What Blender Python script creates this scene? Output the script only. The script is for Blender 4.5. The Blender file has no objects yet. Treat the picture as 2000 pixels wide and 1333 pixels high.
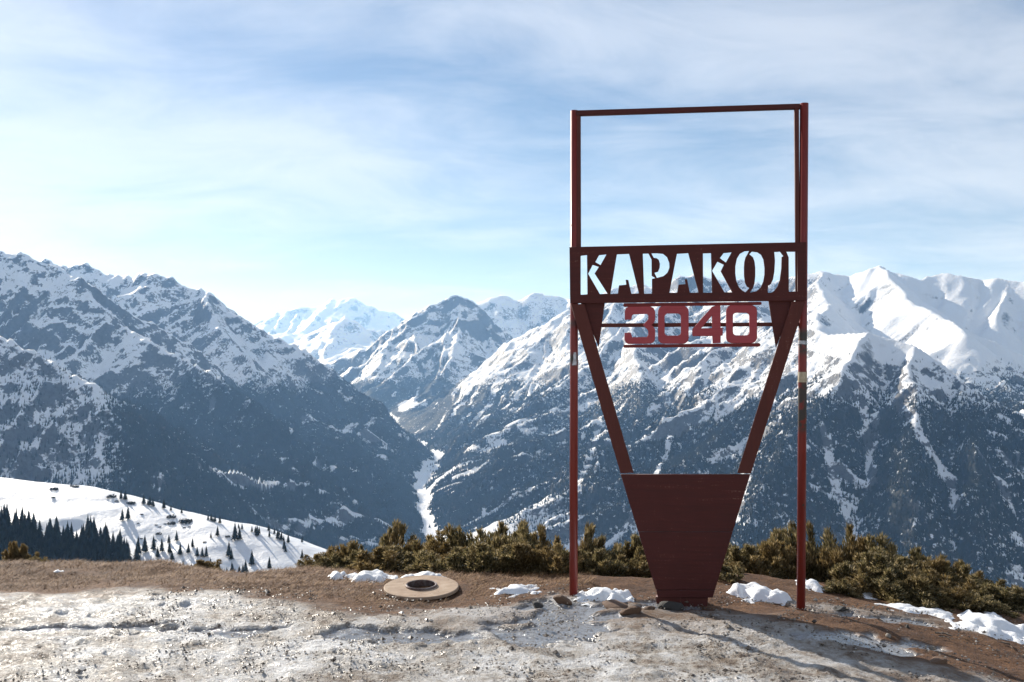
import bpy, math, random
import numpy as np

# ------------------------------------------------------------------ camera, sky, sun, exposure
S = bpy.context.scene
COL = S.collection
F_PX, CX, HY, CAMZ = 1944.0, 1000.0, 720.0, 1.6          # focal length in photo pixels, centre column, eye-level row, eye height
cam_d = bpy.data.cameras.new('camera'); cam = bpy.data.objects.new('camera', cam_d); COL.objects.link(cam)
cam.location = (0, 0, CAMZ); cam.rotation_euler = (math.radians(90), 0, 0)
cam_d.sensor_width = 36.0; cam_d.lens = 36.0 * F_PX / 2000.0
cam_d.shift_y = (HY - 666.5) / 2000.0
cam_d.clip_start = 0.1; cam_d.clip_end = 80000
S.camera = cam

SUN_AZ, SUN_EL = math.radians(36), math.radians(27)        # azimuth: to the left of the view direction (+Y)
sun_dir = (-math.sin(SUN_AZ) * math.cos(SUN_EL), math.cos(SUN_AZ) * math.cos(SUN_EL), math.sin(SUN_EL))
W = bpy.data.worlds.new('World'); S.world = W; W.use_nodes = True
SKY_STRENGTH = 0.063
SUN_STRENGTH = 5.0
S.view_settings.view_transform = 'Standard'; S.view_settings.look = 'None'
S.view_settings.exposure = 0.5; S.view_settings.gamma = 1.0; S.view_settings.use_curve_mapping = False

class NT:
    """small helper for node trees"""
    def __init__(self, tree): self.t = tree; self.n = tree.nodes; self.l = tree.links
    def add(self, kind, **kw):
        nd = self.n.new(kind)
        for k, v in kw.items():
            if k == 'ins':
                for i, val in v.items():
                    if isinstance(val, bpy.types.NodeSocket): self.l.new(val, nd.inputs[i])
                    else: nd.inputs[i].default_value = val
            else: setattr(nd, k, v)
        return nd
    def math(self, op, a, b=0.0, c=0.0, clamp=False):
        return self.add('ShaderNodeMath', operation=op, use_clamp=clamp, ins={0: a, 1: b, 2: c}).outputs[0]
    def vmath(self, op, a, b=(0, 0, 0)):
        return self.add('ShaderNodeVectorMath', operation=op, ins={0: a, 1: b}).outputs[0]
    def noise(self, vec, scale, detail=4, rough=0.55, dist=0.0, kind='FBM'):
        nd = self.add('ShaderNodeTexNoise', ins={'Vector': vec, 'Scale': scale, 'Detail': detail, 'Roughness': rough, 'Distortion': dist})
        return nd.outputs[0]
    def ramp(self, fac, stops, interp='LINEAR'):
        nd = self.add('ShaderNodeValToRGB', ins={0: fac}); cr = nd.color_ramp; cr.interpolation = interp
        while len(cr.elements) < len(stops): cr.elements.new(0.5)
        for e, (p, c) in zip(cr.elements, stops):
            e.position = p; e.color = c if len(c) == 4 else (*c, 1)
        return nd.outputs[0]
    def mix(self, fac, a, b):
        nd = self.add('ShaderNodeMix', data_type='RGBA')
        for i, v in ((0, fac), (6, a), (7, b)):
            if isinstance(v, bpy.types.NodeSocket): self.l.new(v, nd.inputs[i])
            elif i == 0: nd.inputs[0].default_value = v
            else: nd.inputs[i].default_value = (*v, 1) if len(v) == 3 else v
        return nd.outputs[2]
    def smooth(self, v, lo, hi):
        nd = self.add('ShaderNodeMapRange', interpolation_type='SMOOTHSTEP', ins={0: v, 1: lo, 2: hi, 3: 0.0, 4: 1.0})
        return nd.outputs[0]

def build_world():
    nt = NT(W.node_tree); nt.n.clear()
    sky = nt.add('ShaderNodeTexSky', sky_type='NISHITA', sun_disc=False, sun_elevation=SUN_EL, sun_rotation=-SUN_AZ,
                 altitude=1800.0, air_density=1.0, dust_density=1.0, ozone_density=2.5)
    tc = nt.add('ShaderNodeTexCoord').outputs['Generated']
    sep = nt.add('ShaderNodeSeparateXYZ', ins={0: tc})
    z = nt.math('MAXIMUM', sep.outputs[2], 0.0)
    zz = nt.math('ADD', z, 0.16)
    px = nt.math('DIVIDE', sep.outputs[0], zz); py = nt.math('DIVIDE', sep.outputs[1], zz)
    flat = nt.add('ShaderNodeCombineXYZ', ins={0: px, 1: py, 2: 0.0}).outputs[0]
    rot = nt.add('ShaderNodeMapping', ins={0: flat, 'Location': (3.1, 1.7, 0), 'Rotation': (0, 0, math.radians(-20)), 'Scale': (0.8, 1.25, 1.0)}).outputs[0]
    broad = nt.noise(rot, 0.55, 3, 0.5, 0.3)
    wisps = nt.noise(rot, 2.0, 10, 0.64, 0.5)
    c = nt.math('ADD', nt.math('MULTIPLY', broad, 0.75), nt.math('MULTIPLY', wisps, 0.55))
    cirrus = nt.math('MULTIPLY', nt.smooth(c, 0.46, 0.80), 0.95)
    puff = nt.noise(flat, 2.6, 8, 0.55, 0.2)
    puffm = nt.noise(flat, 0.45, 2, 0.5)
    puffs = nt.math('MULTIPLY', nt.smooth(puff, 0.60, 0.70), nt.smooth(puffm, 0.58, 0.66))
    cl = nt.math('MAXIMUM', cirrus, nt.math('MULTIPLY', puffs, 0.8))
    # thin cloud brightens whatever sky is behind it
    cloudcol = nt.mix(0.45, (11.5, 12.0, 12.8), sky.outputs[0])
    colr = nt.mix(cl, sky.outputs[0], cloudcol)
    bg = nt.add('ShaderNodeBackground', ins={0: colr, 1: SKY_STRENGTH})
    out = nt.add('ShaderNodeOutputWorld', ins={0: bg.outputs[0]})
build_world()
sd = bpy.data.lights.new('sun', 'SUN'); sd.energy = SUN_STRENGTH; sd.angle = math.radians(0.53); sd.color = (1.0, 0.965, 0.91)
sun = bpy.data.objects.new('sun', sd); COL.objects.link(sun)
sun.rotation_euler = (math.pi / 2 - SUN_EL, 0, SUN_AZ + math.pi)
sun.location = (0, 0, 50)
# make sure the lamp shines along -sun_dir
from mathutils import Vector
sun.rotation_euler = Vector(sun_dir).to_track_quat('Z', 'Y').to_euler()

S.render.engine = 'CYCLES'
S.cycles.use_denoising = True
S.cycles.max_bounces = 6; S.cycles.diffuse_bounces = 3; S.cycles.glossy_bounces = 3
S.cycles.transmission_bounces = 3; S.cycles.volume_bounces = 1; S.cycles.transparent_max_bounces = 6
S.cycles.sample_clamp_indirect = 6.0

# ------------------------------------------------------------------ helpers
rng = np.random.default_rng(7)
random.seed(7)
def ray(px, py, D):
    """world point on the photo ray through (px, py) at depth D in metres"""
    return ((px - CX) / F_PX * D, D, CAMZ + (HY - py) / F_PX * D)

_g = np.random.default_rng(99).normal(size=(1024, 2)); _g /= np.linalg.norm(_g, axis=1)[:, None]
def perlin(x, y, seed=0):
    xi = np.floor(x); yi = np.floor(y); xf = x - xi; yf = y - yi
    xi = xi.astype(np.int64); yi = yi.astype(np.int64)
    u = xf * xf * xf * (xf * (xf * 6 - 15) + 10); v = yf * yf * yf * (yf * (yf * 6 - 15) + 10)
    def gr(ix, iy, dx, dy):
        h = (ix * 374761393 + iy * 668265263 + seed * 974634533) & 0xffffffff
        h = ((h ^ (h >> 13)) * 1274126177) & 0xffffffff
        h = (h ^ (h >> 16)) & 1023
        g = _g[h]
        return g[..., 0] * dx + g[..., 1] * dy
    a = gr(xi, yi, xf, yf); b = gr(xi + 1, yi, xf - 1, yf); c = gr(xi, yi + 1, xf, yf - 1); d = gr(xi + 1, yi + 1, xf - 1, yf - 1)
    return 1.5 * ((a * (1 - u) + b * u) * (1 - v) + (c * (1 - u) + d * u) * v)
def fbm(x, y, oct=4, seed=0, gain=0.5):
    s = 0; a = 1.0
    for i in range(oct):
        s = s + a * perlin(x, y, seed + i); x = x * 2.03 + 11.3; y = y * 2.03 + 5.7; a *= gain
    return s
def ridged(x, y, oct=5, seed=0, gain=0.5):
    s = 0; a = 1.0; w = 1.0
    for i in range(oct):
        n = 1 - np.abs(perlin(x, y, seed + i)) * 1.6; n = np.clip(n, 0, 1) ** 2
        s = s + a * n * w; w = np.clip(n * 1.6, 0, 1); x = x * 2.07 + 3.1; y = y * 2.07 + 7.9; a *= gain
    return s
def sstep(v, lo, hi):
    t = np.clip((v - lo) / (hi - lo), 0, 1); return t * t * (3 - 2 * t)

def mesh_np(name, V, Fs, smooth=False, attrs=None):
    """mesh from numpy: V (n,3); Fs a list of (m,k) index arrays"""
    me = bpy.data.meshes.new(name)
    V = np.asarray(V, dtype=np.float32)
    me.vertices.add(len(V)); me.vertices.foreach_set('co', V.ravel())
    Fs = [np.asarray(f, dtype=np.int32) for f in Fs if len(f)]
    nl = sum(f.size for f in Fs); npoly = sum(len(f) for f in Fs)
    me.loops.add(nl); me.polygons.add(npoly)
    me.loops.foreach_set('vertex_index', np.concatenate([f.ravel() for f in Fs]))
    tot = np.concatenate([np.full(len(f), f.shape[1], np.int32) for f in Fs])
    st = np.concatenate([[0], np.cumsum(tot)[:-1]]).astype(np.int32)
    me.polygons.foreach_set('loop_start', st)
    try: me.polygons.foreach_set('loop_total', tot)
    except Exception: pass
    me.polygons.foreach_set('use_smooth', np.full(npoly, smooth))
    for k, a in (attrs or {}).items():
        at = me.attributes.new(k, 'FLOAT', 'POINT'); at.data.foreach_set('value', np.asarray(a, np.float32))
    me.update(calc_edges=True); me.validate()
    return me
def obj(name, me, mat=None, parent=None, loc=None, rot=None, scale=None):
    o = bpy.data.objects.new(name, me); COL.objects.link(o)
    if mat is not None and me is not None:
        me.materials.clear(); me.materials.append(mat)
    if parent: o.parent = parent
    if loc: o.location = loc
    if rot: o.rotation_euler = rot
    if scale: o.scale = scale
    return o
def tag(o, label=None, cat=None, group=None, kind=None):
    if label: o['label'] = label
    if cat: o['category'] = cat
    if group: o['group'] = group
    if kind: o['kind'] = kind
    return o
def new_mat(name):
    m = bpy.data.materials.new(name); m.use_nodes = True
    nt = NT(m.node_tree); nt.n.clear()
    out = nt.add('ShaderNodeOutputMaterial')
    return m, nt, out
def principled(nt, out, **ins):
    b = nt.add('ShaderNodeBsdfPrincipled')
    for k, v in ins.items():
        k = k.replace('_', ' ')
        if isinstance(v, bpy.types.NodeSocket): nt.l.new(v, b.inputs[k])
        else: b.inputs[k].default_value = (*v, 1) if isinstance(v, tuple) and len(v) == 3 else v
    nt.l.new(b.outputs[0], out.inputs[0]); return b
def bump(nt, h, strength, dist):
    return nt.add('ShaderNodeBump', ins={'Height': h, 'Strength': strength, 'Distance': dist}).outputs[0]

# ------------------------------------------------------------------ the mountains: ridge network -> height field
RIDGES = []   # (points (n,3), side slope, kind)
def ridge(pts, slope=0.85, rough=1.0): RIDGES.append((np.array([ray(*p) for p in pts]), slope, rough))
ridge([(-500,420,4500),(-150,470,4450),(60,487,4400),(112,510,4350),(140,538,4300),(206,590,4200),(245,622,4150),(290,653,4050),(350,692,3950),(437,745,3850),(520,812,3750),(600,890,3650),(680,975,3550),(745,1045,3480)], 0.9)
ridge([(-600,540,3000),(-200,600,2900),(0,657,2800),(60,668,2780),(120,697,2750),(200,760,2680),(270,835,2600),(340,925,2500),(420,1030,2400)], 0.75)
ridge([(-300,470,6200),(0,500,5900),(130,514,5600),(150,508,5600),(210,535,5600),(260,540,5600),(280,533,5600),(340,540,5550),(410,570,5500),(430,590,5480),(500,625,5450),(560,658,5420),(650,725,5400),(700,770,5350),(760,830,5300),(835,896,5250)], 0.9)
ridge([(410,570,5500),(440,640,5100),(500,730,4750),(580,830,4450),(680,930,4200),(770,1005,4000)], 0.9)
ridge([(520,770,9300),(640,715,9100),(720,680,9000),(780,640,9000),(830,600,9000),(880,577,9000),(930,600,9000),(960,625,9000),(1010,660,9000),(1080,705,9100),(1150,740,9200)], 0.95)
ridge([(880,577,9000),(905,640,8600),(890,700,8200),(850,770,7800)], 0.9)
ridge([(780,640,9000),(740,700,8600),(730,760,8300)], 0.9)
ridge([(860,640,11800),(900,605,11500),(930,592,11500),(985,573,11500),(1020,585,11500),(1050,575,11500),(1105,577,11500),(1160,590,11000),(1250,600,10500)], 0.9)
ridge([(300,720,21500),(420,660,21000),(500,620,21000),(560,605,21000),(640,592,21000),(668,581,21000),(690,580,21000),(720,600,21000),(769,610,21000),(790,626,21000),(860,700,21000)], 0.6, 0.7)
ridge([(480,740,14500),(580,663,14000),(640,632,14000),(673,617,14000),(719,642,14000),(770,650,14500),(850,700,15000)], 0.75)
ridge([(800,852,7600),(870,772,7600),(925,726,7500),(996,675,7400),(1050,640,7300),(1101,610,7200),(1194,567,7000),(1260,556,6900),(1308,558,6800),(1332,541,6800),(1353,540,6800),(1374,543,6800),(1419,555,6700),(1437,546,6700),(1494,558,6600),(1551,538,6500),(1600,530,6400),(1650,540,6400),(1700,525,6300),(1722,518,6300),(1760,535,6200),(1800,548,6100),(1835,535,6100),(1870,540,6000),(1900,548,6000),(1935,542,5900),(2000,548,5800),(2150,540,5600),(2500,560,5400)], 0.8)
ridge([(1290,585,6300),(1231,626,6000),(1180,661,5750),(1123,726,5500),(1060,780,5350),(1000,812,5250),(912,852,5150),(866,902,5050)], 0.9)
ridge([(1437,556,6500),(1450,600,5600),(1480,630,4800),(1560,646,4000),(1640,650,3700),(1690,648,3500),(1772,676,3350),(1827,706,3250),(1882,741,3150),(1953,786,3050),(2000,811,3000),(2150,900,2800),(2400,1000,2600)], 0.8)
ridge([(1690,648,3500),(1641,690,3300),(1565,800,3000),(1490,930,2780),(1430,1040,2620)], 0.9)
ridge([(1772,676,3350),(1760,760,3000),(1730,900,2750),(1720,1040,2550)], 0.9)
ridge([(1882,741,3150),(1880,850,2850),(1870,980,2600),(1860,1100,2450)], 0.9)
ridge([(1231,626,6000),(1255,720,5000),(1235,830,4200),(1190,950,3700),(1150,1040,3400)], 0.9)
ridge([(1480,632,4800),(1430,740,4100),(1370,870,3500),(1330,1000,3100)], 0.9)
ridge([(1722,518,6300),(1770,580,5600),(1840,610,5200),(1900,650,4700)], 0.75)
ridge([(1600,530,6400),(1600,590,5700),(1620,625,5000)], 0.8)
FLOOR = np.array([ray(*p) for p in [(860,1300,2200),(860,1100,3050),(860,1030,3600),(850,960,4300),(852,893,5400),(800,852,6800),(735,795,8200),(640,730,11500),(560,700,16000)]])

def seg_eval(P, x, y):
    """nearest point on the polyline: distance, height there, distance along"""
    best = np.full(x.shape, 1e12); zz = np.zeros_like(x); tt = np.zeros_like(x); acc = 0.0; side = np.zeros_like(x)
    for i in range(len(P) - 1):
        a = P[i]; b = P[i + 1]; dx, dy = b[0] - a[0], b[1] - a[1]; L2 = dx * dx + dy * dy; L = math.sqrt(L2)
        t = np.clip(((x - a[0]) * dx + (y - a[1]) * dy) / L2, 0, 1)
        d2 = (x - a[0] - t * dx) ** 2 + (y - a[1] - t * dy) ** 2
        m = d2 < best
        best = np.where(m, d2, best); zz = np.where(m, a[2] + t * (b[2] - a[2]), zz); tt = np.where(m, acc + t * L, tt)
        acc += L
    return np.sqrt(best), zz, tt

def make_spurs():
    r = np.random.default_rng(21); out = []
    for P, s, rough in list(RIDGES):
        if P[:, 1].max() > 13000: step0 = 1500
        else: step0 = 430
        L = np.r_[0, np.cumsum(np.hypot(np.diff(P[:, 0]), np.diff(P[:, 1])))]
        t = r.uniform(100, step0)
        k = 0
        while t < L[-1]:
            c = np.array([np.interp(t, L, P[:, i]) for i in range(3)])
            c2 = np.array([np.interp(min(t + 60, L[-1]), L, P[:, i]) for i in range(3)])
            c1 = np.array([np.interp(max(t - 60, 0), L, P[:, i]) for i in range(3)])
            d = (c2 - c1)[:2]; d /= (np.linalg.norm(d) + 1e-9)
            side = 1 if k % 2 else -1
            ang = math.radians(r.uniform(60, 100)) * side
            dr = np.array([d[0] * math.cos(ang) - d[1] * math.sin(ang), d[0] * math.sin(ang) + d[1] * math.cos(ang)])
            ln = r.uniform(0.5, 1.3) * step0 * 1.9; sl = s * r.uniform(0.62, 0.78)
            pts = [c - (0, 0, 8)]
            for q in (0.33, 0.66, 1.0):
                off = dr * ln * q + r.normal(size=2) * ln * 0.05
                pts.append(np.array([c[0] + off[0], c[1] + off[1], c[2] - 8 - sl * ln * q]))
            out.append((np.array(pts), s * 1.05, rough))
            t += step0 * r.uniform(0.6, 1.4); k += 1
    return out
SPURS = make_spurs()

def mountain(x, y):
    """height, gully coordinate and forest cover of the high mountains at (x, y)"""
    wx = x + 75 * fbm(x / 700, y / 700, 3, 3) ; wy = y + 75 * fbm(x / 700, y / 700, 3, 13)
    h = np.full(x.shape, -5000.0); hmain = h.copy(); tt = np.zeros_like(x); dd = np.zeros_like(x)
    for k, (P, s, rough) in enumerate(RIDGES + SPURS):
        reach = 3200 if P[:, 1].max() < 13000 else 7000
        if k >= len(RIDGES): reach *= 0.45
        m = (wx > P[:, 0].min() - reach) & (wx < P[:, 0].max() + reach) & (wy > P[:, 1].min() - reach) & (wy < P[:, 1].max() + reach)
        if not m.any(): continue
        d, z, t = seg_eval(P, wx[m], wy[m])
        Lc = 3600.0
        hh = z - s * Lc * (1 - np.exp(-d / Lc))
        sb = 1 - 0.75 * sstep(x[m] / y[m], 0.27, 0.35) * sstep(hh, -40, 60)
        if k < len(RIDGES):
            g = ridged(t / 300 + 0.2 * perlin(d / 500, t / 900, 5), d / 2600 + k * 7.7, 5, 31, 0.58)
            hm = hmain[m]; upm = hh > hm; hmain[m] = np.where(upm, hh, hm)
            tm = tt[m]; tt[m] = np.where(upm, t + 5000 * k, tm); dm = dd[m]; dd[m] = np.where(upm, d, dm)
            hh = hh + (g - 0.85) * 85 * sb * sstep(d, 0, 450)
        else:
            g = ridged(t / 150 + 0.2 * perlin(d / 200, t / 400, 6), d / 1200 + k * 3.3, 4, 37, 0.58)
            hh = hh + (g - 0.85) * 34 * sb * sstep(d, 0, 200)
        cur = h[m]; h[m] = np.maximum(hh, cur)
    dF, zF, tF = seg_eval(FLOOR, wx, wy)
    bed = zF + 5 * perlin(x / 90, y / 90, 7)
    wid = 5 + 8 * (1 + perlin(tF / 300, tF * 0 + 0.5, 9)) + 42 * np.exp(-((y - 5300) / 450) ** 2) + 10 * np.exp(-((y - 3600) / 300) ** 2)
    vw = np.maximum(0, dF - wid)
    fl = bed + 420 * sstep(y, 2500, 3300) * (1 - np.exp(-0.62 * vw / 420)) + (ridged(tF / 260, vw / 900, 3, 17) - 0.7) * 50 * sstep(vw, 0, 300)
    k_ = 25.0
    h = np.where(h > fl, h, fl) + k_ * np.exp(-np.abs(h - fl) / k_) * 0.5
    far = sstep(y, 12000, 18000)
    amp = 1.0 + 1.2 * far
    sc = 1.0 / (1.0 + 1.5 * far)
    rg = ridged(wx / 380 * sc, wy / 380 * sc, 5, 51, 0.52)
    upl = sstep(h - bed, 10, 200)
    smooth_bowl = 1 - 0.75 * sstep(x / y, 0.27, 0.35) * sstep(h, -60, 60)
    rk = ridged(wx / 95 * sc, wy / 95 * sc, 4, 57, 0.55)
    h = h + upl * amp * smooth_bowl * ((rg - 0.8) * 24 + (rk - 0.8) * 12)
    # forest: below the tree line, broken by avalanche chutes that run down the slopes
    tl = -30 + 70 * fbm(x / 500, y / 500, 3, 71) + 40 * perlin(x / 120, y / 120, 77)
    f = sstep(tl - h, -40, 110)
    ch = perlin(tt / 70.0 + 0.35 * perlin(tt / 200, dd / 250, 83), dd / 1100.0, 81) + 0.45 * perlin(tt / 24.0, dd / 420.0, 82) - 0.15 * sstep(dd, 500, 1200)
    ch = ch * sstep(dd, 40, 180)
    cthr = np.where(x < -0.06 * y, 0.40, 0.08)
    f = f * (1 - sstep(ch - cthr, 0.0, 0.13))
    for P, wd in CHUTES:                                            # avalanche tracks seen in the photograph
        m = (x > P[:, 0].min() - 90) & (x < P[:, 0].max() + 90) & (y > P[:, 1].min() - 90) & (y < P[:, 1].max() + 90)
        if m.any():
            dc, _, tc = seg_eval(P, x[m], y[m])
            f[m] *= sstep(dc + 9 * perlin(x[m] / 25, y[m] / 25, 95), wd * 0.7, wd * 1.25)
    f = f * (1 - 0.72 * sstep(-x / y, 0.375, 0.43) * (1 - sstep(y, 2900, 3300)) * sstep(h, -330, -250))   # thin wood on the near left spur
    f = f * (1 - 0.13 * sstep(x / y, -0.06, 0.04) - 0.12 * np.clip(fbm(x / 160, y / 160, 2, 97), 0, 1))
    cl = fbm(x / 70, y / 70, 3, 91)
    f = f * sstep(cl, -1.0, -0.6)
    f = f * sstep(h - bed + 8 * perlin(x / 40, y / 40, 93), 3, 14)
    return h, f, h - bed, smooth_bowl

CHUTES = []
def find_chutes():
    for pts, wd in [([(1548,690),(1512,780),(1480,860),(1455,940),(1432,1020)],20), ([(1612,850),(1625,920),(1640,980),(1665,1045)],13), ([(1685,800),(1695,880),(1702,955)],11),
                    ([(1755,770),(1800,860),(1850,930),(1872,980)],13), ([(1915,890),(1955,960),(1990,1015)],11), ([(1170,820),(1150,900),(1128,965)],12), ([(985,760),(940,790),(900,812)],18), ([(890,915),(845,950),(815,968)],24),
                    ([(1335,800),(1300,900),(1275,980)],9), ([(200,850),(190,930)],9)]:
        out = []
        for px, py in pts:
            D = np.arange(2300, 6500, 12.0); x = (px - CX) / F_PX * D; los = CAMZ + (HY - py) / F_PX * D
            hit = mountain(x, D)[0] > los
            if hit.any(): k = int(np.argmax(hit)); out.append((x[k], D[k], 0.0))
        if len(out) > 1: CHUTES.append((np.array(out), wd))
def tier(name, y0, y1, res, mat):
    xs = np.arange(-0.64 * y1 - 260, 0.64 * y1 + 260 + res, res); ys = np.arange(y0, y1 + res, res)
    X, Y = np.meshgrid(xs, ys); keep = np.abs(X) < 0.64 * Y + 260
    idx = -np.ones(X.shape, np.int64); n = keep.sum(); idx[keep] = np.arange(n)
    x, y = X[keep], Y[keep]
    h, f, up, rocky = mountain(x, y)
    a, b, c, d = idx[:-1, :-1], idx[:-1, 1:], idx[1:, 1:], idx[1:, :-1]
    ok = (a >= 0) & (b >= 0) & (c >= 0) & (d >= 0)
    Fq = np.stack([a[ok], b[ok], c[ok], d[ok]], 1)
    me = mesh_np(name, np.stack([x, y, h], 1), [Fq], True, {'forest': f, 'rocky': rocky})
    return tag(obj(name, me, mat), kind='structure')

def mat_mountain():
    m, nt, out = new_mat('snowy_mountain')
    geo = nt.add('ShaderNodeNewGeometry'); pos = geo.outputs['Position']
    nz = nt.add('ShaderNodeSeparateXYZ', ins={0: geo.outputs['Normal']}).outputs[2]
    forest = nt.add('ShaderNodeAttribute', attribute_name='forest').outputs['Fac']
    n1 = nt.noise(pos, 1 / 55.0, 6, 0.65); n2 = nt.noise(pos, 1 / 14.0, 5, 0.65); n3 = nt.noise(pos, 1 / 220.0, 3, 0.5)
    stretched = nt.vmath('MULTIPLY', pos, (1.0, 1.0, 0.35))
    n4 = nt.noise(stretched, 1 / 9.0, 4, 0.7)
    k = nt.math('ADD', nt.math('MULTIPLY', n1, 0.30), nt.math('MULTIPLY', n2, 0.44))
    k = nt.math('ADD', k, nt.math('MULTIPLY', n3, 0.28))
    k = nt.math('ADD', k, nt.math('MULTIPLY', n4, 0.2))
    rocky = nt.add('ShaderNodeAttribute', attribute_name='rocky').outputs['Fac']
    thr = nt.math('SUBTRACT', nz, nt.math('MULTIPLY', nt.math('MULTIPLY', nt.math('SUBTRACT', k, 0.58), 1.8), rocky))
    snowm = nt.smooth(nt.math('SUBTRACT', thr, nt.math('MULTIPLY', rocky, 0.015)), 0.55, 0.67)
    rock = nt.ramp(n2, [(0.3, (0.036, 0.039, 0.046)), (0.7, (0.118, 0.119, 0.126))])
    col = nt.mix(snowm, rock, (0.83, 0.85, 0.88))
    ft = nt.smooth(nt.math('ADD', nt.math('MULTIPLY', forest, 0.88), nt.math('MULTIPLY', nt.math('SUBTRACT', nt.math('ADD', nt.math('MULTIPLY', n2, 0.6), nt.math('MULTIPLY', n4, 0.4)), 0.5), 2.6)), 0.50, 0.68)
    floorc = nt.ramp(n4, [(0.3, (0.012, 0.017, 0.016)), (0.7, (0.038, 0.038, 0.032))])
    col = nt.mix(ft, col, floorc)
    rough = nt.math('ADD', 0.55, nt.math('MULTIPLY', ft, 0.4))
    hgt = nt.math('ADD', nt.math('MULTIPLY', n2, 1.0), nt.math('MULTIPLY', n4, 0.6))
    bp = bump(nt, hgt, 0.8, 5.0)
    principled(nt, out, Base_Color=col, Roughness=rough, Normal=bp, Specular_IOR_Level=0.2)
    return m
M_MOUNT = mat_mountain()
find_chutes()
tier('mountain_terrain', 1700, 4600, 8.5, M_MOUNT)
tier('mountain_terrain', 4590, 9600, 14, M_MOUNT)
tier('mountain_terrain', 9580, 23500, 48, M_MOUNT)

# ------------------------------------------------------------------ snowy shoulder in the middle distance
HILL = np.array([ray(*p) for p in [(-700,860,960),(-300,900,920),(0,935,880),(100,945,865),(200,962,850),(330,992,830),(430,1018,810),(540,1048,790),(640,1082,770),(760,1132,750),(900,1205,730),(1100,1330,700)]])
def hill(x, y):
    wx = x + 6 * fbm(x / 60, y / 60, 2, 5); wy = y + 6 * fbm(x / 60, y / 60, 2, 6)
    d, z, t = seg_eval(HILL, wx, wy)
    # signed side: in front of the crest (towards the viewer) or behind it
    zi = np.interp(wx, HILL[:, 0], HILL[:, 1])
    front = wy < zi
    r = 22.0
    dd = np.sqrt(d * d + r * r) - r
    h = z - np.where(front, 0.37, 0.5) * dd
    h = h + 2.2 * fbm(x / 90, y / 45, 3, 15) + 0.35 * fbm(x / 14, y / 8, 3, 25)
    return h
def mat_snow(name, scale):
    m, nt, out = new_mat(name)
    pos = nt.add('ShaderNodeNewGeometry').outputs['Position']
    n = nt.noise(pos, scale, 6, 0.6); n2 = nt.noise(pos, scale * 9, 3, 0.6)
    col = nt.ramp(n, [(0.3, (0.80, 0.82, 0.85)), (0.7, (0.88, 0.89, 0.90))])
    h = nt.math('ADD', n, nt.math('MULTIPLY', n2, 0.15))
    principled(nt, out, Base_Color=col, Roughness=0.5, Normal=bump(nt, h, 0.5, 0.25 / scale), Specular_IOR_Level=0.3)
    return m
M_HILLSNOW = mat_snow('hill_snow', 0.12)
def build_hill():
    xs = np.arange(-900, 90, 4.0); ys = np.arange(520, 1120, 4.0)
    X, Y = np.meshgrid(xs, ys); Z = hill(X.ravel(), Y.ravel())
    n, mm = X.shape; I = np.arange(n * mm).reshape(n, mm)
    Fq = np.stack([I[:-1, :-1].ravel(), I[:-1, 1:].ravel(), I[1:, 1:].ravel(), I[1:, :-1].ravel()], 1)
    tag(obj('snow_hill', mesh_np('snow_hill', np.stack([X.ravel(), Y.ravel(), Z], 1), [Fq], True), M_HILLSNOW), kind='structure')
build_hill()

# ------------------------------------------------------------------ foreground ground
EDGE = np.array([(-40,12),(-8,9.2),(-4.4,8.6),(-1.6,7.95),(-0.6,7.7),(0.2,7.5),(1,7.45),(2,7.6),(3,7.75),(4,7.6),(8,7.2),(40,4)])
def ground(x, y):
    z = 0.035 * fbm(x / 1.3, y / 1.0, 3, 201) + 0.012 * fbm(x / 0.25, y / 0.2, 3, 211)
    z = z - 0.11 * np.maximum(0, x - 1.7) ** 1.15 - 0.004 * np.maximum(0, -x - 2) 
    e = np.interp(x, EDGE[:, 0], EDGE[:, 1]) + 0.16 * fbm(x / 0.9, y * 0 + 3.3, 3, 221)
    d = np.maximum(0, y - e)
    z = z - 0.022 * np.maximum(0, -x - 0.3) * sstep(y, 6.8, 8.2)
    z = z - 0.42 * (np.sqrt(d * d + 0.12) - 0.346) * (1 + 0.12 * fbm(x / 1.7, y / 1.7, 2, 231))
    r = np.hypot(x, y)
    z = z - 0.06 * np.maximum(0, r - 40)
    return np.maximum(z, -640)
def in_poly(px, py, poly):
    c = np.zeros(px.shape, bool); n = len(poly)
    for i in range(n):
        x0, y0 = poly[i]; x1, y1 = poly[(i + 1) % n]
        if y0 == y1: continue
        k = ((y0 > py) != (y1 > py)) & (px < (x1 - x0) * (py - y0) / (y1 - y0) + x0)
        c ^= k
    return c
def gpt(px, py):
    """where the photo ray meets the foreground ground"""
    D = 6.0
    for _ in range(25):
        z = float(ground(np.array([(px - CX) / F_PX * D]), np.array([D]))[0])
        D = 0.5 * D + 0.5 * (CAMZ - z) * F_PX / (py - HY)
    return ((px - CX) / F_PX * D, D)

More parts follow.
